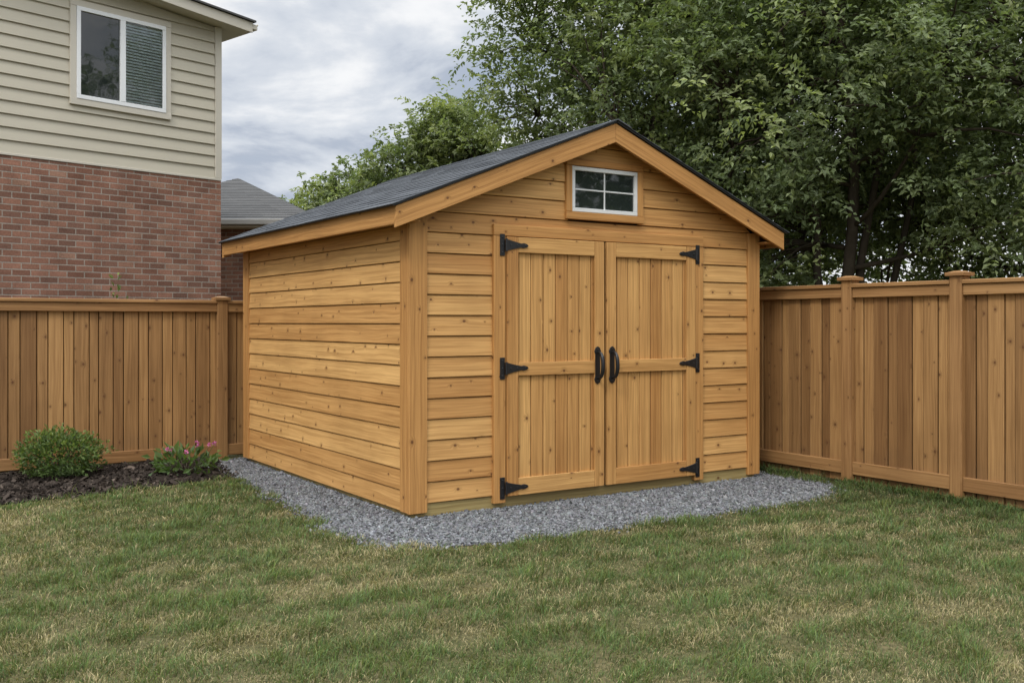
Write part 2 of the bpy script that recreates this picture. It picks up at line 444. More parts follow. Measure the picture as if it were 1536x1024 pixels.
# ------------------------------------------------------------------ shed
shed = empty('garden_shed', (CX, CY, 0), ANG, label='honey coloured wooden garden shed with gable roof and double doors', cat='shed')
SL = .40; XE = -.19; ZE = 2.30; XM = W/2
def ztop(x): return ZE+SL*((x if x < XM else W-x)-XE)
def zund(x): return ztop(x)-.04
MB().box(.002, W-.002, -.014, D-.004, .0, .105, r=.5).build('base_frame', 'skid', shed, .004)
ZB = .108; HB = .1555
ZSOF = 2.185
def bands(zmax, zb=ZB):
    z = zb
    while z < zmax: yield z, min(z+HB-.0045, zmax); z += HB
def xl(z): return XE+(z+.045-ZE)/SL       # left x at which the deck underside reaches z
FA, FB = .029, .0175
def board_front(mb, x0, x1, z0, z1, x0t=None, x1t=None, y=0, sgn=1):
    x0t = x0 if x0t is None else x0t; x1t = x1 if x1t is None else x1t
    a, b = -FA*sgn, -FB*sgn
    mb.hexa([(x0, y+a, z0), (x1, y+a, z0), (x1, y, z0), (x0, y, z0), (x0t, y+b, z1), (x1t, y+b, z1), (x1t, y, z1), (x0t, y, z1)], (1, 0, 0))
def gable_core(y0, y1):
    return MB().prism([(.02, .11), (W-.02, .11), (W-.02, zund(W-.02)-.006), (XM, zund(XM)-.006), (.02, zund(.02)-.006)], y0, y1)
def gable_wall(name, y, sgn, opening):
    mb = MB()
    for z0, z1 in bands(3.0):
        a0 = max(.07, xl(z0)) if z0 > 2.3 else .07
        a1 = max(.07, xl(z1)) if z1 > 2.3 else .07
        if a1 > XM-.02: a1 = XM-.02
        if a0 > XM-.05: break
        if opening and z1 < 2.14:
            board_front(mb, a0, .745, z0, z1, a1, .745, y, sgn); board_front(mb, 2.845, W-a0, z0, z1, 2.845, W-a1, y, sgn)
        elif opening and z0 > 2.28 and z1 < 2.75:
            board_front(mb, a0, 1.42, z0, z1, a1, 1.42, y, sgn); board_front(mb, 2.17, W-a0, z0, z1, 2.17, W-a1, y, sgn)
        else: board_front(mb, a0, W-a0, z0, z1, a1, W-a1, y, sgn)
    return mb.build(name, 'siding', shed, .004)
fw = gable_wall('front_wall', 0, 1, True)
gable_core(.001, .05).build('wall_core', 'dark', fw, 0)  # coloured near black so the door gap and lap joints look shaded
bw = gable_wall('back_wall', D, -1, False)
gable_core(D-.05, D-.001).build('wall_core', 'dark', bw, 0)
for side in (0, 1):
    mb = MB(); x = 0 if side == 0 else W; sg = -1 if side == 0 else 1
    for z0, z1 in bands(ZSOF-.003, .045):
        a, b = x+sg*FA, x+sg*FB
        mb.hexa([(x, .04, z0), (a, .04, z0), (a, D-.04, z0), (x, D-.04, z0), (x, .04, z1), (b, .04, z1), (b, D-.04, z1), (x, D-.04, z1)], (0, 1, 0))
    o = mb.build('side_wall', 'siding', shed, .004)
    xx = (x-sg*.0045, x-sg*.03)
    MB().box(min(xx), max(xx), .052, D-.052, .11, ZSOF-.01).build('wall_core', 'dark', o, 0)
# corner boards
for sx in (0, 1):
    for sy in (0, 1):
        x0 = 0 if sx == 0 else W; y0 = 0 if sy == 0 else D
        dx = 1 if sx == 0 else -1; dy = 1 if sy == 0 else -1
        mb = MB()
        zt = 2.30
        xs = sorted((x0-dx*.040, x0+dx*.112)); ys = sorted((y0-dy*.044, y0-dy*.001))
        mb.box(xs[0], xs[1], ys[0], ys[1], .04, zt-.02, (0, 0, 1), .55)
        xs = sorted((x0-dx*.038, x0-dx*.001)); ys = sorted((y0+dy*.001, y0+dy*.115))
        mb.box(xs[0], xs[1], ys[0], ys[1], .042, ZSOF-.004, (0, 0, 1), .3)
        mb.build('corner_board', 'trim', shed, .004)
# eaves
YF0, YF1 = -.15, D+.15
for side in (0, 1):
    f = (lambda v: v) if side == 0 else (lambda v: W-v)
    xs = sorted((f(XE-.026), f(XE)))
    MB().box(xs[0], xs[1], YF0+.001, YF1-.001, ZE-.145, ZE-.004, (0, 1, 0), .75).build('fascia', 'trim', shed)
    xs = sorted((f(XE+.001), f(-.002)))
    MB().box(xs[0], xs[1], YF0+.002, YF1-.002, ZSOF, ZSOF+.014, (0, 1, 0), .2).build('soffit', 'trim', shed)
# barge boards
for yy in ((YF0-.03, YF0), (YF1, YF1+.03)):
    for side in (0, 1):
        f = (lambda v: v) if side == 0 else (lambda v: W-v)
        x0, x1 = f(XE-.028), XM+(-.001 if side == 0 else .001)
        za = ZE+SL*(-.028)
        zb = ZE+SL*(XM-XE)
        h_ = .16
        P = [(x0, yy[0], za-h_), (x1, yy[0], zb-h_), (x1, yy[1], zb-h_), (x0, yy[1], za-h_), (x0, yy[0], za-.004), (x1, yy[0], zb-.004), (x1, yy[1], zb-.004), (x0, yy[1], za-.004)]
        MB().hexa(P, (x1-x0, 0, zb-za), .7).build('barge_board', 'trim', shed)
# roof
mb = MB()
for side in (0, 1):
    f = (lambda v: v) if side == 0 else (lambda v: W-v)
    x0, x1 = f(XE), f(XM); za, zb = ZE, ztop(XM)
    mb.hexa([(x0, YF0+.001, za-.038), (x1, YF0+.001, zb-.038), (x1, YF1-.001, zb-.038), (x0, YF1-.001, za-.038), (x0, YF0+.001, za), (x1, YF0+.001, zb), (x1, YF1-.001, zb), (x0, YF1-.001, za)], (0, 1, 0), .3)
roof = mb.build('roof', 'trim', shed, 0)
mb = MB(); md = MB()
cs, sn = 1/math.hypot(1, SL), SL/math.hypot(1, SL)
XO = XE-.055
LS = (XM-XO)/cs
for side in (0, 1):
    def pt(q, y, n):     # q metres up the slope, n normal to it
        x = XO+q*cs-n*sn; z = ZE+SL*(XO-XE)+q*sn+n*cs
        return (x if side == 0 else W-x, y, z)
    def slab(m_, q0, q1, y0, y1, n0, na, nb, r=None):
        m_.hexa([pt(q0, y0, n0), pt(q1, y0, n0), pt(q1, y1, n0), pt(q0, y1, n0), pt(q0, y0, na), pt(q1, y0, nb), pt(q1, y1, nb), pt(q0, y1, na)], (0, 1, 0), r)
    slab(md, 0, LS, YF0-.045, YF1+.045, .002, .016, .016)
    q = -.012
    while q < LS-.01:
        y = YF0-.055-random.uniform(0, .2)
        while y < YF1+.055:
            wdt = random.uniform(.22, .34); y1 = min(y+wdt, YF1+.055); y0 = max(y, YF0-.055)
            if y1-y0 > .01:
                th = random.choice((.0215, .0230, .0245))
                slab(mb, q, min(q+.140, LS), y0+.0008, y1-.0008, .0165, th, .0180, random.random())
            y += wdt
        q += .132
md.build('drip_edge', 'drip', roof, 0); mb.build('shingles', 'shingle', roof, 0)
mb = MB(); y = YF0-.06
zr = ztop(XM)+.020
while y < YF1+.05:
    for sx in (-1, 1):
        xa, xb = XM, XM+sx*.14
        z0a, z0b = zr, zr-.14*SL
        mb.hexa([(xa, y, z0a), (xb, y, z0b), (xb, y+.2, z0b-.004), (xa, y+.2, z0a-.004), (xa, y, z0a+.010), (xb, y, z0b+.010), (xb, y+.2, z0b+.004), (xa, y+.2, z0a+.004)], (0, 1, 0))
    y += .145
mb.build('ridge_cap', 'shingle', roof, 0)
# door surround
mb = MB()
mb.box(.69, .797, -.054, -.002, .05, 2.125, (0, 0, 1)); mb.box(2.796, 2.903, -.054, -.002, .05, 2.125, (0, 0, 1)); mb.box(.69, 2.903, -.056, -.002, 2.127, 2.215, (1, 0, 0))
mb.build('door_frame', 'trim', shed)
def cyl(x, y, z0, z1, r, k=10):
    return tube([(x, y, z0), (x, y, z1)], [r, r], k)
for side in (0, 1):
    f = (lambda v: v) if side == 0 else (lambda v: W-v)
    def bx(m_, a, b, *rest, **kw):
        a, b = sorted((f(a), f(b))); m_.box(a, b, *rest, **kw)
    xa, xb = .803, (1.762 if side == 0 else 1.803)
    mb = MB(); n = 8; wd = (xb-xa)/n
    for i in range(n): bx(mb, xa+i*wd+.003, xa+(i+1)*wd-.003, -.046+random.uniform(0, .002), -.018, .105, 2.115, (0, 0, 1))
    door = mb.build('door', 'door', shed, .006)
    m2 = MB(); bx(m2, xa+.01, xb-.01, -.030, -.019, .12, 2.10); m2.build('backing', 'dark', door, 0)  # added dark sheet, paints the shade in the plank seams
    for a, b in ((xa, xa+.103), (xb-.098, xb)):
        m2 = MB(); bx(m2, a, b, -.070, -.0465, .10, 2.12, (0, 0, 1)); m2.build('stile', 'door', door)
    for z0, z1 in ((2.0, 2.12), (1.035, 1.14), (.10, .235)):
        m2 = MB(); bx(m2, xa+.1045, xb-.0995, -.068, -.0468, z0, z1, (1, 0, 0)); m2.build('rail', 'door', door)
    for zc in (2.055, 1.095, .165):
        m2 = MB()
        bx(m2, .742, .786, -.061, -.0545, zc-.085, zc+.085)
        poly = [(.797, -.045), (.86, -.030), (.93, -.016), (.955, -.020), (.985, -.012), (.998, 0), (.985, .012), (.955, .020), (.93, .016), (.86, .030), (.797, .045)]
        m2.prism([(f(px), zc+pz) for px, pz in poly], -.0775, -.0705)
        m2.mesh(*cyl(f(.792), -.073, zc-.05, zc+.05, .010))
        for px, pz in ((.764, .06), (.764, -.06), (.764, 0)): m2.mesh(*tube([(f(px), -.060, zc+pz), (f(px), -.066, zc+pz)], [.009, .006], 8))
        for px in (.83, .89, .965): m2.mesh(*tube([(f(px), -.077, zc), (f(px), -.083, zc)], [.008, .005], 8))
        m2.build('strap_hinge', 'metal', door, .0015)
    hx = 1.688 if side == 0 else 1.842; zc = 1.10
    m2 = MB()
    pl2 = [(hx-.025, zc-.09), (hx-.035, zc-.115), (hx-.022, zc-.144), (hx, zc-.156), (hx+.022, zc-.144), (hx+.035, zc-.115), (hx+.025, zc-.09), (hx+.025, zc+.09), (hx+.035, zc+.115), (hx+.022, zc+.144), (hx, zc+.156), (hx-.022, zc+.144), (hx-.035, zc+.115), (hx-.025, zc+.09)]
    m2.prism(pl2, -.0775, -.0705)
    th = np.linspace(0, math.pi, 15)
    P = [(hx, -.076-.070*math.sin(a)**.6, zc-.108*math.cos(a)) for a in th]
    m2.mesh(*tube(P, [.010+.007*math.sin(a) for a in th], 10))
    for z_ in (zc-.130, zc+.130): m2.mesh(*tube([(hx, -.077, z_), (hx, -.083, z_)], [.009, .006], 8))
    m2.build('handle', 'metal', door, .0015)
# gable window
win = MB()
win.box(1.39, 2.205, -.052, -.002, 2.715+.02, 2.79, (1, 0, 0)); win.box(1.385, 2.21, -.056, -.002, 2.295, 2.355, (1, 0, 0))
win.box(1.39, 1.448, -.050, -.002, 2.357, 2.733, (0, 0, 1)); win.box(2.147, 2.205, -.050, -.002, 2.357, 2.733, (0, 0, 1))
wo = win.build('window', 'trim', shed)
m2 = MB(); a, b, c, d = 1.450, 2.145, 2.359, 2.731; e = .033
m2.box(a, b, -.044, -.008, c, c+e); m2.box(a, b, -.044, -.008, d-e, d); m2.box(a, a+e, -.043, -.008, c+e, d-e); m2.box(b-e, b, -.043, -.008, c+e, d-e)
m2.build('sash_frame', 'softwhite', wo)
m2 = MB(); m2.box((a+b)/2-.0065, (a+b)/2+.0065, -.030, -.018, c+e, d-e); m2.box(a+e, b-e, -.029, -.019, (c+d)/2-.0065, (c+d)/2+.0065)
m2.build('glazing_bar', 'softwhite', wo, .002)
MB().box(a+e-.004, b-e+.004, -.024, -.020, c+e-.004, d-e+.004).build('pane', 'glass', wo, 0)

# ------------------------------------------------------------------ fences
def fence(origin, rot, x0, x1, posts, H, PH, label, zb0):
    f = empty('wooden_fence', (*origin, 0), rot, label=label, cat='fence')
    hw = .055
    edges = [x0]+[p for p in posts]+[x1]
    for i in range(len(edges)-1):
        a, b = edges[i]+(hw if i > 0 else 0), edges[i+1]-(hw if i < len(edges)-2 else 0)
        if b-a < .05: continue
        m1 = MB(); x = a-random.uniform(0, .1); k = 0
        while x < b:
            wd = .135+random.uniform(-.006, .006); gp = .107+random.uniform(-.014, .014)
            q0, q1 = max(x, a+.001), min(x+wd, b-.001)
            if q1-q0 > .012: m1.box(q0, q1, -.020, -.001, .012+random.uniform(0, .012), H-.045, (0, 0, 1))
            r0, r1 = max(x+wd+.007, a+.001), min(x+wd+gp-.007, b-.001)
            if r1-r0 > .012: m1.box(r0, r1, -.012, .006, .014, H-.05, (0, 0, 1))
            x += wd+gp; k += 1
        m1.build('board_panel', 'fence', f, .004)
        MB().box(a+.002, b-.002, .007, .02, .02, H-.05, (0, 0, 1), .1).build('seam_shade_sheet', 'seamshade', f, 0)  # added dark sheet behind the boards, paints shade into their seams
        MB().box(a, b, -.058, -.021, H-.125, H-.036, (1, 0, 0)).build('top_rail', 'fencer', f, .004)
        MB().box(a, b, -.078, .06, H-.034, H, (1, 0, 0)).build('cap_rail', 'fencer', f, .004)
        MB().box(a, b, -.058, -.021, zb0, zb0+.115, (1, 0, 0)).build('bottom_rail', 'fencer', f, .004)
    for p in posts:
        po = MB().box(p-hw, p+hw, -.075, .045, -.05, PH-.05, (0, 0, 1), .5).build('post', 'fencer', f, .005)
        m = MB(); c = .082; yc = -.015
        m.box(p-c, p+c, yc-c, yc+c, PH-.049, PH-.020)
        m.hexa([(p-.07, yc-.07, PH-.019), (p+.07, yc-.07, PH-.019), (p+.07, yc+.07, PH-.019), (p-.07, yc+.07, PH-.019), (p-.03, yc-.03, PH-.006), (p+.03, yc-.03, PH-.006), (p+.03, yc+.03, PH-.006), (p-.03, yc+.03, PH-.006)])
        m.build('post_cap', 'fencer', po, .002)
    return f
fence(l2w(0, 4.14), ANG, -7.2, 4.02, [-4.95, -2.55, -.15, 2.2], 1.69, 1.74, 'brown board fence behind the planting bed on the left of the shed', .03)
fence(l2w(4.12, 0), ANG-math.pi/2, -4.1, 5.1, [-3.3, -2.1, -.95, .691, 1.767, 2.843, 3.92], 1.80, 1.88, 'brown board fence with capped posts to the right of the shed', .085)

# ------------------------------------------------------------------ houses
HA = math.atan2(.75, .661)
house = empty('house', (-4.38, 15.0, 0), HA, label='two storey house with red brick below and beige siding above', cat='house')
ZBR = 3.57; ZEV = 5.86; PT = .085; OV = .37; GO = .28
bwall = MB(); bwall.box(-9, -.004, -.03, 8, -.1, ZBR); bwall.build('brick_wall', 'brick', house, 0)
mb = MB()
mb.prism([(-9, ZBR+.003), (-.01, ZBR+.003), (-.01, ZEV-.01), (-4.5, ZEV+PT*4.5-.01), (-9, ZEV-.01)], .002, 8)
z = ZBR+.03; hs = .168
while z < ZEV+PT*4.5-.05:
    z1 = min(z+hs, ZEV+PT*4.5-.02)
    def clipx(zz): return min(-.105, -(zz-ZEV)/PT-.05) if zz > ZEV-.04 else -.105
    r0, r1 = clipx(z), clipx(z1)
    l0, l1 = -8.9-(r0+.105), -8.9-(r1+.105)
    mb.hexa([(l0, -.030, z), (r0, -.030, z), (r0, 0, z), (l0, 0, z), (l1, -.006, z1), (r1, -.006, z1), (r1, 0, z1), (l1, 0, z1)])
    z += hs
mb.build('siding_wall', 'beige', house, 0)
MB().box(-9, .0, -.042, .0, ZBR+.001, ZBR+.032).build('band_trim', 'beigetrim', house)
MB().box(-.10, .006, -.040, .05, ZBR+.034, ZEV-.002).build('corner_trim', 'beigetrim', house)
# window of the house
a, b, c, d = -2.20, -.91, 4.44, 5.67
m = MB(); s = .085
m.box(a-s, b+s, -.050, -.004, d+.001, d+s); m.box(a-s, b+s, -.056, -.004, c-s, c-.001); m.box(a-s, a-.001, -.048, -.004, c, d); m.box(b+.001, b+s, -.048, -.004, c, d)
hw = m.build('window', 'beigetrim', house)
m = MB(); e = .055
m.box(a, b, -.062, -.01, d-e, d); m.box(a, b, -.062, -.01, c, c+e); m.box(a, a+e, -.061, -.01, c+e, d-e); m.box(b-e, b, -.061, -.01, c+e, d-e)
mid = (a+b)/2; m.box(mid-.04, mid+.04, -.064, -.01, c+e, d-e)
m.build('sash_frame', 'white', hw)
MB().box(a+e, mid-.04, -.036, -.033, c+e, d-e).build('pane', 'glasshouse', hw, 0)
MB().box(mid+.04, b-e, -.056, -.0545, c+e, d-e).build('pane', 'clear', hw, 0)
m = MB(); z = c+e+.01
while z < d-e-.02:
    m.hexa([(mid+.045, -.052, z), (b-e-.005, -.052, z), (b-e-.005, -.049, z), (mid+.045, -.049, z), (mid+.045, -.040, z+.030), (b-e-.005, -.040, z+.030), (b-e-.005, -.037, z+.030), (mid+.045, -.037, z+.030)]); z += .042
M['blind'] = plain('pale grey blind', (.62, .65, .66), .7)
m.build('blind', 'blind', hw, 0)
# house roof (gable end faces the garden)
def slabroof(m, xa, za, xb, zb, y0, y1, t0, t1):
    m.hexa([(xa, y0, za+t0), (xb, y0, zb+t0), (xb, y1, zb+t0), (xa, y1, za+t0), (xa, y0, za+t1), (xb, y0, zb+t1), (xb, y1, zb+t1), (xa, y1, za+t1)])
m = MB(); s_ = MB(); fc = MB()
for xo, xm in ((OV, -4.5), (-9-OV, -4.5)):
    za, zb = ZEV-PT*OV, ZEV+PT*4.5
    slabroof(s_, xo, za, xm, zb, -GO, 8.3, 0.0, .03)
    slabroof(fc, xo, za, xm, zb, -GO-.025, -GO-.001, -.01, .14)
    slabroof(m, xo+(.04 if xo > 0 else -.04), za, xm, zb, -GO-.06, 8.35, .145, .172)
rf = m.build('roof', 'shingle2', house, 0)
s_.build('soffit', 'beigetrim', house, 0); fc.build('rake_board', 'beigetrim', house)
g = MB(); za = ZEV-PT*OV
g.box(OV+.002, OV+.09, -GO-.02, 8.3, za+.04, za+.125); g.box(OV+.08, OV+.105, -GO-.02, 8.3, za+.105, za+.138)
g.build('gutter', 'beigetrim', house, .01)

house2 = empty('house', (-3.62, 19.0, 0), 0, label='low brick house with grey hip roof half hidden behind the shed', cat='house')
MB().box(-4.4, -.4, .4, 5.6, -.1, 3.32).build('brick_wall', 'brick', house2, 0)
m = MB(); ze = 3.42
def hip(m):
    k = 0.0
    while k < 1-1e-6:
        k1 = min(1, k+.04)
        for (A, B, A1, B1) in (((-4.8, 0), (0, 0), (-4.8+2.39, 3), (-2.41, 3)), ((0, 0), (0, 6), (-2.41, 3), (-2.41, 3.001)), ((0, 6), (-4.8, 6), (-2.41, 3.001), (-2.41, 3.001)), ((-4.8, 6), (-4.8, 0), (-2.41, 3), (-2.41, 3))):
            def L(P, Q, q, up): return (P[0]+(Q[0]-P[0])*q, P[1]+(Q[1]-P[1])*q, ze+1.2*q+up)
            nseg = max(1, int(10*(1-k)))
            for j in range(nseg):
                fa, fb = j/nseg, (j+1)/nseg
                def ML(q, ff, up):
                    p0 = L(A, A1, q, up); p1 = L(B, B1, q, up); return tuple(p0[i]+(p1[i]-p0[i])*ff for i in range(3))
                m.hexa([ML(k, fa, -.03), ML(k, fb, -.03), ML(k1, fb, -.03), ML(k1, fa, -.03), ML(k, fa, .014), ML(k, fb, .014), ML(k1, fb, .004), ML(k1, fa, .004)])
        k = k1
hip(m); m.build('roof', 'shingle2', house2, 0)
m = MB(); m.box(-4.8, 0, -.11, -.002, ze-.12, ze-.005); m.box(.002, .11, -.11, 6, ze-.12, ze-.005)
m.build('gutter', 'greytrim', house2, .015)
MB().box(-4.78, -.02, .001, 5.98, ze-.16, ze-.122).build('soffit', 'beigetrim', house2, 0)

# ------------------------------------------------------------------ vegetation
def leafmesh(pos, ax, nrm, L, Wd, col, r, fold=.25):
    n = len(pos)
    ax = ax/(np.linalg.norm(ax, axis=1)[:, None]+1e-9)
    sd = np.cross(ax, nrm); sd /= np.linalg.norm(sd, axis=1)[:, None]+1e-9
    nm = np.cross(sd, ax)
    mid = pos+ax*(L*.45)[:, None]
    a = mid+sd*(Wd/2)[:, None]+nm*(Wd*fold)[:, None]; b = mid-sd*(Wd/2)[:, None]+nm*(Wd*fold)[:, None]
    t = pos+ax*L[:, None]-nm*(L*.12)[:, None]
    V = np.stack([pos, a, t, b], 1).reshape(-1, 3)
    T = (np.array([(0, 1, 2), (0, 2, 3)])[None]+4*np.arange(n)[:, None, None]).reshape(-1, 3)
    return V, T, np.repeat(col, 4, 0)
def unit(v): return v/(np.linalg.norm(v, axis=-1, keepdims=True)+1e-9)

def tree(label, X, Y, H, cz, rx, rz, nclump, nspray, nleaf, seed, leaf=.10, r0=.14, nlimb=16, tone=1.0, low=.18, cl=.5, yellow=.35, ry=None, lumpy=1.0, shell=.5, gap=0, side=()):
    r = np.random.default_rng(seed); ry = ry or rx
    root = empty('tree', (X, Y, 0), 0, label=label, cat='tree')
    parts = []; nodes = []
    n = 10; tt = np.linspace(0, 1, n)
    def stem(dx, dy, h_):
        wob = np.cumsum(r.normal(0, .07, (n, 2)), 0)*np.minimum(tt*3, 1)[:, None]
        return np.stack([wob[:, 0]+dx*tt**.8, wob[:, 1]+dy*tt**.8, tt*h_], 1)
    trunk = stem(0, 0, H*.86)
    parts.append(tube(trunk, r0*(1-tt)**.8+.02, 9))
    nodes += [trunk[i] for i in range(3, n)]
    for dx, dy, hh, rr in side:
        st_ = stem(dx, dy, hh); parts.append(tube(st_, rr*(1-tt)**.8+.015, 8)); nodes += [st_[i] for i in range(4, n)]
    C0 = np.array([0, 0, cz])
    for i in range(nlimb):
        q = low+(.82-low)*(i+.5)/nlimb
        k = q*(n-1); i0 = int(k); p0 = trunk[i0]*(1-(k-i0))+trunk[min(i0+1, n-1)]*(k-i0)
        a = i*2.4+r.uniform(-.5, .5); el = r.uniform(.15, .75)+.3*(q > .55)
        d = np.array([math.cos(a)*math.cos(el), math.sin(a)*math.cos(el), math.sin(el)])
        ln = rx*r.uniform(.6, .95)*(1-.35*max(0, q-.5))
        ss = np.linspace(0, 1, 8)
        P = p0+d*ln*ss[:, None]+np.array([0, 0, .25*ln])[None]*(ss**2-ss)[:, None]*1.1+np.cumsum(r.normal(0, .05, (8, 3)), 0)*ss[:, None]
        parts.append(tube(P, (r0*.42*(1-q*.5))*(1-ss)**.9+.010, 6))
        nodes += [P[j] for j in range(2, 8)]
    nodes = np.array(nodes)
    u = unit(r.normal(size=(nclump, 3)))
    lump = 1+lumpy*(.20*np.sin(u[:, 0]*5+seed)*np.sin(u[:, 2]*4+seed*2)+.12*np.sin(u[:, 1]*9+seed*3))
    rad = (r.uniform(.12, 1, nclump)**shell)*lump
    cc = C0+u*rad[:, None]*np.array([rx, ry, rz])
    cc[:, 2] = np.maximum(cc[:, 2], .7)
    if gap:      # an opening in the low front of the crown where the stems show
        kx = cc[:, 0]-cc[:, 1]*X/Y
        lo = 3.3+.7*np.sin(kx*2.3+1)
        keep = ~((kx > gap[0]) & (kx < gap[1]) & (cc[:, 1] < .5) & (cc[:, 2] < lo))
        cc, rad, u = cc[keep], rad[keep], u[keep]; nclump = len(cc)
    for c in cc:
        dd = np.linalg.norm(nodes-c, axis=1)+.6*np.maximum(0, nodes[:, 2]-c[2]); j = int(np.argmin(dd)); p = nodes[j]
        ss = np.linspace(0, 1, 5); P = p+(c-p)*ss[:, None]+np.array([0, 0, .18*np.linalg.norm(c-p)])*(ss*(1-ss))[:, None]*2+r.normal(0, .03, (5, 3))*(ss*(1-ss)*4)[:, None]
        parts.append(tube(P, .022*(1-ss)+.006, 4))
    V, T = merge(parts); fast('trunk', V, T, 'bark', root, smooth=True)
    # sprays
    ns = nclump*nspray; ci = np.repeat(np.arange(nclump), nspray)
    out = unit(cc-C0*np.array([1, 1, .85]))[ci]
    st = cc[ci]+r.normal(0, cl*.62, (ns, 3))*np.array([1, 1, .72])
    d = unit(out*.5+r.normal(0, .75, (ns, 3))*np.array([1, 1, .55])+np.array([0, 0, .15]))
    ln = r.uniform(.22, .55, ns)*cl/.5
    k = np.arange(nleaf)
    f = (k+1)/nleaf
    pos = st[:, None, :]+d[:, None, :]*(ln[:, None]*f[None])[:, :, None]
    pos[:, :, 2] -= (ln[:, None]*.22)*f[None]**2
    pos += r.normal(0, .025, pos.shape)*cl/.5
    sd_ = unit(np.cross(d, np.array([0, 0, 1.0])[None])+r.normal(0, .3, (ns, 3)))
    sg = np.where(k % 2 == 0, 1.0, -1.0)
    ax = d[:, None, :]*.5+sd_[:, None, :]*sg[None, :, None]*.8+r.normal(0, .38, (ns, nleaf, 3)); ax[:, :, 2] -= .18
    nrm = np.array([0, 0, 1.0])+out[:, None, :]*.7+r.normal(0, .38, (ns, nleaf, 3))
    N = ns*nleaf
    L = leaf*np.clip(r.normal(1, .22, N), .5, 1.5); Wd = L*r.uniform(.46, .62, N)
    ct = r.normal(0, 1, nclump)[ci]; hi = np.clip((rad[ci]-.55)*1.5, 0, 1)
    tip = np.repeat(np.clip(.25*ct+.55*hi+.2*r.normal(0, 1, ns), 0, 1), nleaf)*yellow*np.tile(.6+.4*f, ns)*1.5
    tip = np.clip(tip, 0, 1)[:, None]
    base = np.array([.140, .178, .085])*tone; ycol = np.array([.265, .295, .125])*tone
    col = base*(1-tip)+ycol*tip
    col = col*np.clip(r.normal(1, .2, N), .5, 1.6)[:, None]
    V, T, C = leafmesh(pos.reshape(-1, 3), ax.reshape(-1, 3), nrm.reshape(-1, 3), L, Wd, col, r)
    fast('crown', V, T, 'leaf', root, col=C)
    return root
tree('tall leafy tree behind the right fence with its dark trunk in view', 4.75, 14.2, 9.6, 5.3, 3.2, 4.2, 370, 21, 13, 101, leaf=.083, r0=.085, low=.25, yellow=.75, tone=1.15, gap=(-.8, 1.2), side=((-.7, .1, 6.5, .06), (.9, 0, 6.8, .065), (1.7, .6, 6, .05)))
tree('large leafy tree rising directly behind the ridge of the shed', 2.40, 16.6, 10, 5.6, 3.1, 4.3, 370, 20, 13, 102, leaf=.090, r0=.16, yellow=.85, tone=1.08)
tree('leafy tree at the right edge of the photo behind the fence', 8.2, 14.6, 10, 5.2, 3.5, 4.4, 370, 21, 13, 103, leaf=.083, r0=.12, yellow=.65, tone=1.12)
tree('shaded tree farthest back among the large trees on the right', 5.9, 20.0, 11, 5.6, 5.0, 5.0, 300, 13, 12, 104, leaf=.145, r0=.12, tone=1.0, cl=.75, yellow=.5)
tree('medium tree beyond the shed roof, left of the tall trees', -1.45, 21.5, 6.3, 3.8, 1.75, 2.15, 320, 16, 12, 105, leaf=.105, r0=.09, nlimb=12, yellow=.9, tone=.98, cl=.38, lumpy=.6, shell=.36)
tree('small tree beyond the hip roof, between the house and medium tree', -4.75, 28.5, 5.8, 3.7, 1.35, 2.1, 220, 14, 12, 106, leaf=.125, r0=.08, nlimb=12, yellow=.95, tone=1.0, cl=.36, lumpy=.6, shell=.36)
tree('low distant tree just showing beside the grey hip roof', -6.6, 31, 5.2, 3.3, 1.2, 1.8, 70, 11, 12, 107, leaf=.14, r0=.07, nlimb=10, yellow=.7, tone=.9, cl=.36)
tree('leafy tree past the right edge, seen only as a reflection in the window glass', 10.5, 7.2, 9.5, 4.8, 3.2, 4.2, 150, 12, 11, 108, leaf=.19, r0=.15, cl=.7)

def bush(name, label, cat, X, Y, rx, rz, n, leaf, seed, base, tipc, nst=14, up=.5):
    r = np.random.default_rng(seed); root = empty(name, (X, Y, 0), 0, label=label, cat=cat)
    parts = []
    for i in range(nst):
        a = r.uniform(0, 6.28); k = r.uniform(.3, .85)
        e = np.array([math.cos(a)*rx*k, math.sin(a)*rx*k, rz*2*r.uniform(.55, .85)*(1.1-k*.5)])
        ss = np.linspace(0, 1, 5); P = e*np.stack([ss, ss, ss**.8], 1)+r.normal(0, .01, (5, 3)); P[0] = (e[0]*.1, e[1]*.1, 0)
        parts.append(tube(P, .006*(1-ss)+.002, 5))
    V, T = merge(parts); fast('stem', V, T, 'bark', root, smooth=True)
    u = unit(r.normal(size=(n, 3))); lump = 1+.13*np.sin(u[:, 0]*6+seed)*np.cos(u[:, 1]*7)+.10*np.sin(u[:, 2]*9+u[:, 0]*8)
    rad = r.uniform(.15, 1, n)**.4*lump*np.clip(r.normal(1, .06, n), .8, 1.2)
    pos = u*rad[:, None]*np.array([rx, rx, rz])+np.array([0, 0, rz*.95]); pos[:, 2] = np.maximum(pos[:, 2], .02+r.uniform(0, .05, n))
    ax = u+r.normal(0, .6, (n, 3))+np.array([0, 0, up]); nrm = np.array([0, 0, 1.0])+u*.6+r.normal(0, .5, (n, 3))
    tip = np.clip((rad-.6)*1.6, 0, 1)[:, None]*r.uniform(.2, 1, (n, 1))*np.clip(.5+u[:, 2:3], .2, 1)
    col = np.array(base)*(1-tip)+np.array(tipc)*tip; col = col*np.clip(r.normal(1, .2, n), .5, 1.5)[:, None]
    L = leaf*np.clip(r.normal(1, .25, n), .4, 1.6)
    V, T, C = leafmesh(pos, ax, nrm, L, L*.5, col, r)
    fast('foliage', V, T, 'leaf', root, col=C)
    return root, pos, u, rad
bush('shrub', 'rounded green shrub in the mulch bed by the left fence', 'shrub', -4.25, 9.4, .385, .23, 3800, .038, 201, (.07, .115, .03), (.26, .32, .09))
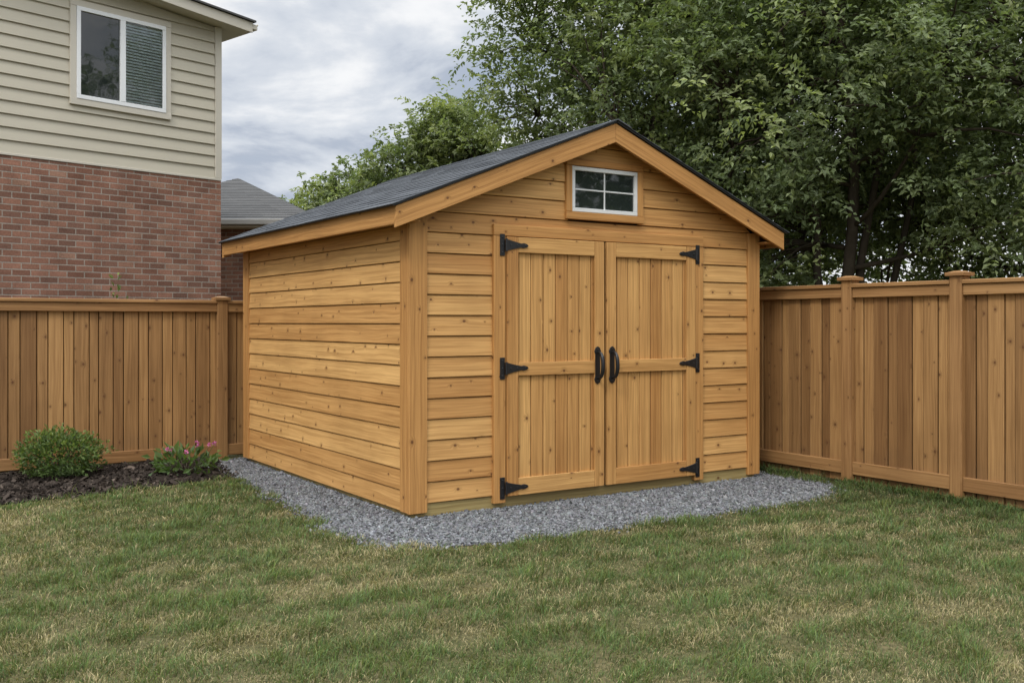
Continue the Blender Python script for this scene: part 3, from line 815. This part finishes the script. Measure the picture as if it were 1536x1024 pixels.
root, pos, u, rad = bush('flowering_plant', 'low leafy plant with pink flowers beside the shed corner', 'flowering plant', -3.12, 9.55, .31, .125, 200, .085, 202, (.075, .125, .038), (.22, .30, .09), nst=20)
r = np.random.default_rng(5); fl = []; stems = []
for i in range(9):
    a = r.uniform(0, 6.28); q = r.uniform(.1, 1)**.6*.28; zt = r.uniform(.18, .31)
    c = np.array([math.cos(a)*q, math.sin(a)*q, zt]); P = []; A = []; Nn = []
    stems.append(tube([c*np.array([.3, .3, 0])+np.array([0, 0, .05]), c*np.array([.75, .75, .6]), c], [.003, .0025, .002], 5))
    for k in range(12):
        v = unit(r.normal(size=3)+np.array([0, 0, .5])); P.append(c+v*.004); A.append(v); Nn.append(unit(r.normal(size=3)))
    kk = r.uniform(.8, 1.2); fl.append((np.array(P), np.array(A), np.array(Nn), kk))
P = np.vstack([f[0] for f in fl]); A = np.vstack([f[1] for f in fl]); Nn = np.vstack([f[2] for f in fl])
kc = np.repeat([f[3] for f in fl], 12)[:, None]*np.array([.56, .17, .37])
V, T, C = leafmesh(P, A, Nn, np.full(len(P), .025), np.full(len(P), .018), kc, r)
fast('blossom', V, T, 'petal', root, col=C)
V, T = merge(stems); fast('flower_stalk', V, T, 'leaf', root, col=np.tile([.08, .13, .04], (len(V), 1)))
bush('shrub', 'pale green shrub tip showing above the left fence by the brick wall', 'shrub', -4.72, 12.0, .30, .95, 700, .07, 203, (.06, .09, .03), (.20, .25, .07))

# ------------------------------------------------------------------ world, sun, camera
w = bpy.data.worlds.new('World'); SC.world = w; w.use_nodes = True
nt = w.node_tree; nt.nodes.clear(); h = NT(nt)
Dsun = Vector((-.35, -.80, .95)).normalized()
out = h.n('ShaderNodeOutputWorld')
sky = h.n('ShaderNodeTexSky', sky_type='NISHITA'); sky.sun_disc = False
sky.sun_elevation = math.asin(Dsun.z); sky.sun_rotation = math.atan2(Dsun.x, Dsun.y)
b1 = h.n('ShaderNodeBackground'); h.link(sky.outputs[0], b1.inputs[0]); b1.inputs[1].default_value = .10
g = h.sep(h.tc('Generated'))
zc = h.math('ADD', h.math('MAXIMUM', g[2], 0.0), .22)
vec = h.comb(h.math('DIVIDE', g[0], zc), h.math('DIVIDE', g[1], zc), 3.7)
n1 = h.noise(vec, 2.3, 8, .56, .2)
n2 = h.noise(vec, 1.0, 4, .5)
k = h.math('ADD', h.math('MULTIPLY', n1, .72), h.math('MULTIPLY', n2, .28))
c = h.mix(h.rng(k, .385, .47, 0, 1), (.47, .525, .625), (.675, .72, .79))
c = h.mix(h.rng(k, .455, .56, 0, 1), c, (.95, .96, .975))
up = h.rng(g[2], .32, .85, 1.0, 3.8)
b2 = h.n('ShaderNodeBackground'); h.link(c, b2.inputs[0]); h.link(up, b2.inputs[1])
mx = h.n('ShaderNodeMixShader'); h.link(h.rng(k, .28, .42, .7, .98), mx.inputs[0])
h.link(b1.outputs[0], mx.inputs[1]); h.link(b2.outputs[0], mx.inputs[2]); h.link(mx.outputs[0], out.inputs[0])
ld = bpy.data.lights.new('sun', 'SUN'); ld.energy = 1.5; ld.angle = R(12); ld.color = (1, .95, .88)
lo = bpy.data.objects.new('sun', ld); COL.objects.link(lo); lo.rotation_euler = (-Dsun).to_track_quat('-Z', 'Y').to_euler(); lo.location = (-5, -5, 12)
cam = bpy.data.cameras.new('camera'); co = bpy.data.objects.new('camera', cam); COL.objects.link(co)
co.location = (0, 0, 1.45); co.rotation_euler = (R(90), 0, 0); cam.sensor_width = 36; cam.lens = 1500/1536*36
cam.shift_y = -28/1536; cam.clip_start = .05; cam.clip_end = 1500
SC.camera = co
SC.view_settings.view_transform = 'Standard'; SC.view_settings.look = 'None'; SC.view_settings.exposure = 0; SC.view_settings.gamma = 1
